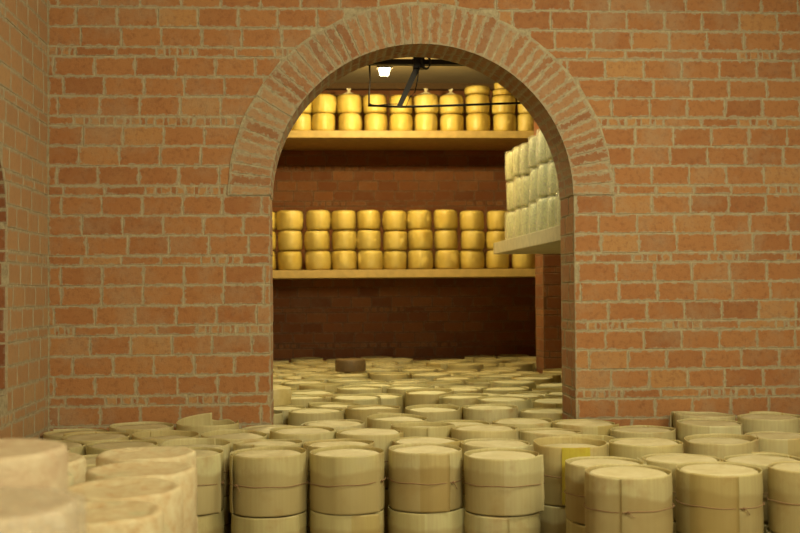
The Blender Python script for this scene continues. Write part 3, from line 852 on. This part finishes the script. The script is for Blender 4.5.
for c, px in enumerate(upx):
    X = at_depth(px, 110, SY+.15)[0]; z = zup+.001
    for l in range(2):
        s = rg.uniform(.94, .97)*(1 if l else 1.0); sw = rg.uniform(.95, .98)*(.85 if c == 10 else 1)
        yellow(rg.randrange(5), (X+rg.uniform(-.006, .006), SY+.16+rg.uniform(-.01, .02), z), rg.uniform(0, 6),
            f'{["lower", "upper"][l]} pale yellow cheese of the {ORD[c]} stack from the left on the upper shelf', 'yellow cheeses on the upper shelf', l == 1 and c in (3, 6, 7), (sw, sw, s))
        z += (CH+.007)*s
    if c == 8:
        yellow(1, (X, SY+.17, z), 1, 'thin flat cheese capping the ninth stack on the upper shelf', 'yellow cheeses on the upper shelf', False, (1.0, 1.0, .42))
    if c == 9:
        yellow(2, (X-.01, SY+.17, z), 2, 'thin flat cheese capping the tenth stack on the upper shelf', 'yellow cheeses on the upper shelf', False, (.84, .84, .30))
        yellow(3, (X-.02, SY+.17, z+.065), 2, 'small domed cheese topping the tenth stack on the upper shelf', 'yellow cheeses on the upper shelf', False, (.6, .6, .38))

# ------------------------------------------------------------------ side shelf with pale wrapped wheels
SE = 10.5
sx, szt = at_depth(493.5, 243, SE); _, szb = at_depth(493.5, 254.3, SE)
board('shelf_board', sx, INR-.008, WY+WT+.02, SE, szb, szt, M_SHELF_P, 'pale side shelf jutting in from the right behind the arch')
PR, PHt = .172, .262
kinds_p = []
for i in range(4):
    R = PR
    prof = [(R-.04, 0), (R-.012, .006), (R, .03), (R+.003, PHt*.5), (R, PHt-.03), (R-.012, PHt-.006), (R-.04, PHt), (R*.4, PHt), (.004, PHt)]
    vs, fs = lathe(prof, 56, .03, i*2.9+1, .004)
    # folds of the bag pressed on the rind
    vs = [(x*(1+.03*noise.noise(Vector((x*34+i, y*34, z*4)))), y*(1+.03*noise.noise(Vector((x*34+i, y*34, z*4)))), z) for x, y, z in vs]
    b = MB(); b.add(vs, fs)
    kinds_p.append((b.mesh('cheese', M_PALE, True), wrap_mesh(R+.004, PHt, i+71, 0, .13, 110, M_FILM)))
nm = 0
px0 = at_depth(507, 200, SE-.2)[0] + PR
for c in range(9):
    Y = SE-.20-.372*c
    if Y < WY+WT+.2: break
    z = szt+.001
    for l in range(3):
        t = thing('wrapped_cheese', (px0+.008*(c % 2)+rg.uniform(-.008, .008), Y, z), f'{HT[l]} pale wrapped wheel, {ORD[c]} stack from the far end of the side shelf', 'cheese wheel', 'pale wrapped wheels on the side shelf', rg.uniform(0, 6))
        s = rg.uniform(.97, 1.04); t.scale = (1, 1, s)
        k = rg.randrange(4); obj('cheese', kinds_p[k][0], t); obj('plastic_wrap', kinds_p[k][1], t)
        z += (PHt+.008)*s

# ------------------------------------------------------------------ black frame hanging under the crown
FY = 7.36
def at(px, py, y=FY): X, Z = at_depth(px, py, y); return Vector((X, y, Z))
t = thing('rail_frame', (0, 0, 0), 'black steel rail frame with a slanting arm hanging behind the arch crown', 'rail')
b = MB(); p = at(360, 62); q = at(462, 61)
b.box(XL-.1, XR+.1, FY-.03, FY+.03, at(410, 65)[2], at(410, 60)[2]); obj('beam', b.mesh('beam', M_BLACK), t)
b = MB(); b.add(*tube([at(368, 105.5), at(400, 106.8), at(420, 106.5), at(470, 104.8), at(545, 102)], .0075, 10)); obj('rod', b.mesh('rod', M_BLACK, True), t)
b = MB(); b.add(*tube([at(369.5, 63), at(370, 80), at(369, 97), at(369, 105)], .006, 10)); obj('upright', b.mesh('upright', M_GREY, True), t)
b = MB()
p, q = at(418, 66), at(399, 107); d = (q-p).normalized(); n = Vector((d.z, 0, -d.x)); yv = Vector((0, 1, 0))
vs = []
for c, w in ((p, .019), (q, .016)):
    for su, sv in ((-1, -1), (1, -1), (1, 1), (-1, 1)): vs.append(c+n*w*su+yv*.012*sv)
b.add(vs, [(0, 1, 2, 3), (7, 6, 5, 4), (0, 4, 5, 1), (1, 5, 6, 2), (2, 6, 7, 3), (3, 7, 4, 0)])
obj('arm', b.mesh('arm', M_BLACK), t)
b = MB(); b.box(at(413, 60)[0], at(424, 60)[0], FY-.045, FY+.03, at(418, 69)[2], at(418, 57)[2]); obj('bracket', b.mesh('bracket', M_BLACK), t)
b = MB(); b.add(*tube([at(368.5, 103), at(372, 104.8), at(378, 105.2), at(388, 104.2), at(398, 104)], .003, 6)); obj('brace', b.mesh('brace', M_BLACK, True), t)
t2 = thing('cable', (0, 0, 0), 'looped black cable coiled on the rail bracket under the arch crown', 'cable')
b = MB()
c0 = at(426, 62.5, FY-.07)
pts = [(c0.x+.028*math.cos(a)*(1+.1*math.sin(3*a)), c0.y+.012*math.sin(a*.5), c0.z+.04*math.sin(a)) for a in [i*.3 for i in range(44)]]
b.add(*tube(pts, .006, 8)); obj('coil', b.mesh('coil', M_CABLE, True), t2)
b = MB(); b.add(*tube([at(419, 66, FY-.05), at(417.5, 80, FY-.05), at(415, 92, FY-.05), at(410, 97, FY-.05), at(405.5, 108, FY-.05)], .0035, 8)); obj('loose_end', b.mesh('loose_end', M_CABLE, True), t2)

# ------------------------------------------------------------------ lamp over the far shelves
LY = 10.6
lx, lz = at_depth(384.5, 72, LY)
t = thing('ceiling_lamp', (lx, LY, lz), 'small glowing lamp hung from the ceiling above the far shelves', 'lamp')
b = MB(); w, h = .052, .029
v = [(-w, -.05, h), (w, -.05, h), (w, .05, h), (-w, .05, h), (-w*.72, -.035, -h), (w*.72, -.035, -h), (w*.72, .035, -h), (-w*.72, .035, -h)]
b.add(v, [(0, 1, 2, 3), (7, 6, 5, 4), (0, 4, 5, 1), (1, 5, 6, 2), (2, 6, 7, 3), (3, 7, 4, 0)]); obj('lamp_glass', b.mesh('lamp_glass', M_LAMP), t)
b = MB(); b.box(-.075, .075, -.06, .06, h, h+.016); obj('lamp_holder', b.mesh('lamp_holder', M_BLACK), t)
b = MB(); b.box(-.005, .005, -.005, .005, h+.016, CEIL-lz-.001); obj('stem', b.mesh('stem', M_BLACK), t)

def area(name, loc, size, power, color, rot=(0, 0, 0)):
    l = bpy.data.lights.new(name, 'AREA'); l.shape = 'RECTANGLE'; l.size, l.size_y = size; l.energy = power; l.color = color
    o = bpy.data.objects.new(name, l); COL.objects.link(o); o.location = loc; o.rotation_euler = rot; return o
def point(name, loc, r, power, color):
    l = bpy.data.lights.new(name, 'POINT'); l.shadow_soft_size = r; l.energy = power; l.color = color
    o = bpy.data.objects.new(name, l); COL.objects.link(o); o.location = loc; return o
WARM = (1.0, 0.80, 0.42)
area('front_tube', (1.7, 4.2, 3.72), (1.8, .6), 125, (1.0, 0.905, 0.59), (math.radians(8), math.radians(30), 0))
area('rear_fill', (1.8, -1.2, 3.3), (2.6, 1.2), 250, (1.0, 0.905, 0.59), (math.radians(55), 0, math.radians(13)))  # unseen light added behind the camera for more frontal light
point('far_lamp', (lx, LY, lz-.09), .06, 155, (1.0, 0.765, 0.33))
l = area('inner_tube', (0.5, 8.6, 3.6), (1.2, .3), 24, (0.98, 0.97, 0.62)); l.data.spread = math.radians(118)

w = bpy.data.worlds.new('world'); bpy.context.scene.world = w; w.use_nodes = True
w.node_tree.nodes['Background'].inputs[0].default_value = (1.0, 0.85, 0.55, 1); w.node_tree.nodes['Background'].inputs[1].default_value = 0.10
vs_ = bpy.context.scene.view_settings
vs_.view_transform = 'Standard'; vs_.look = 'None'; vs_.gamma = 1; vs_.use_curve_mapping = False; vs_.exposure = 0.0
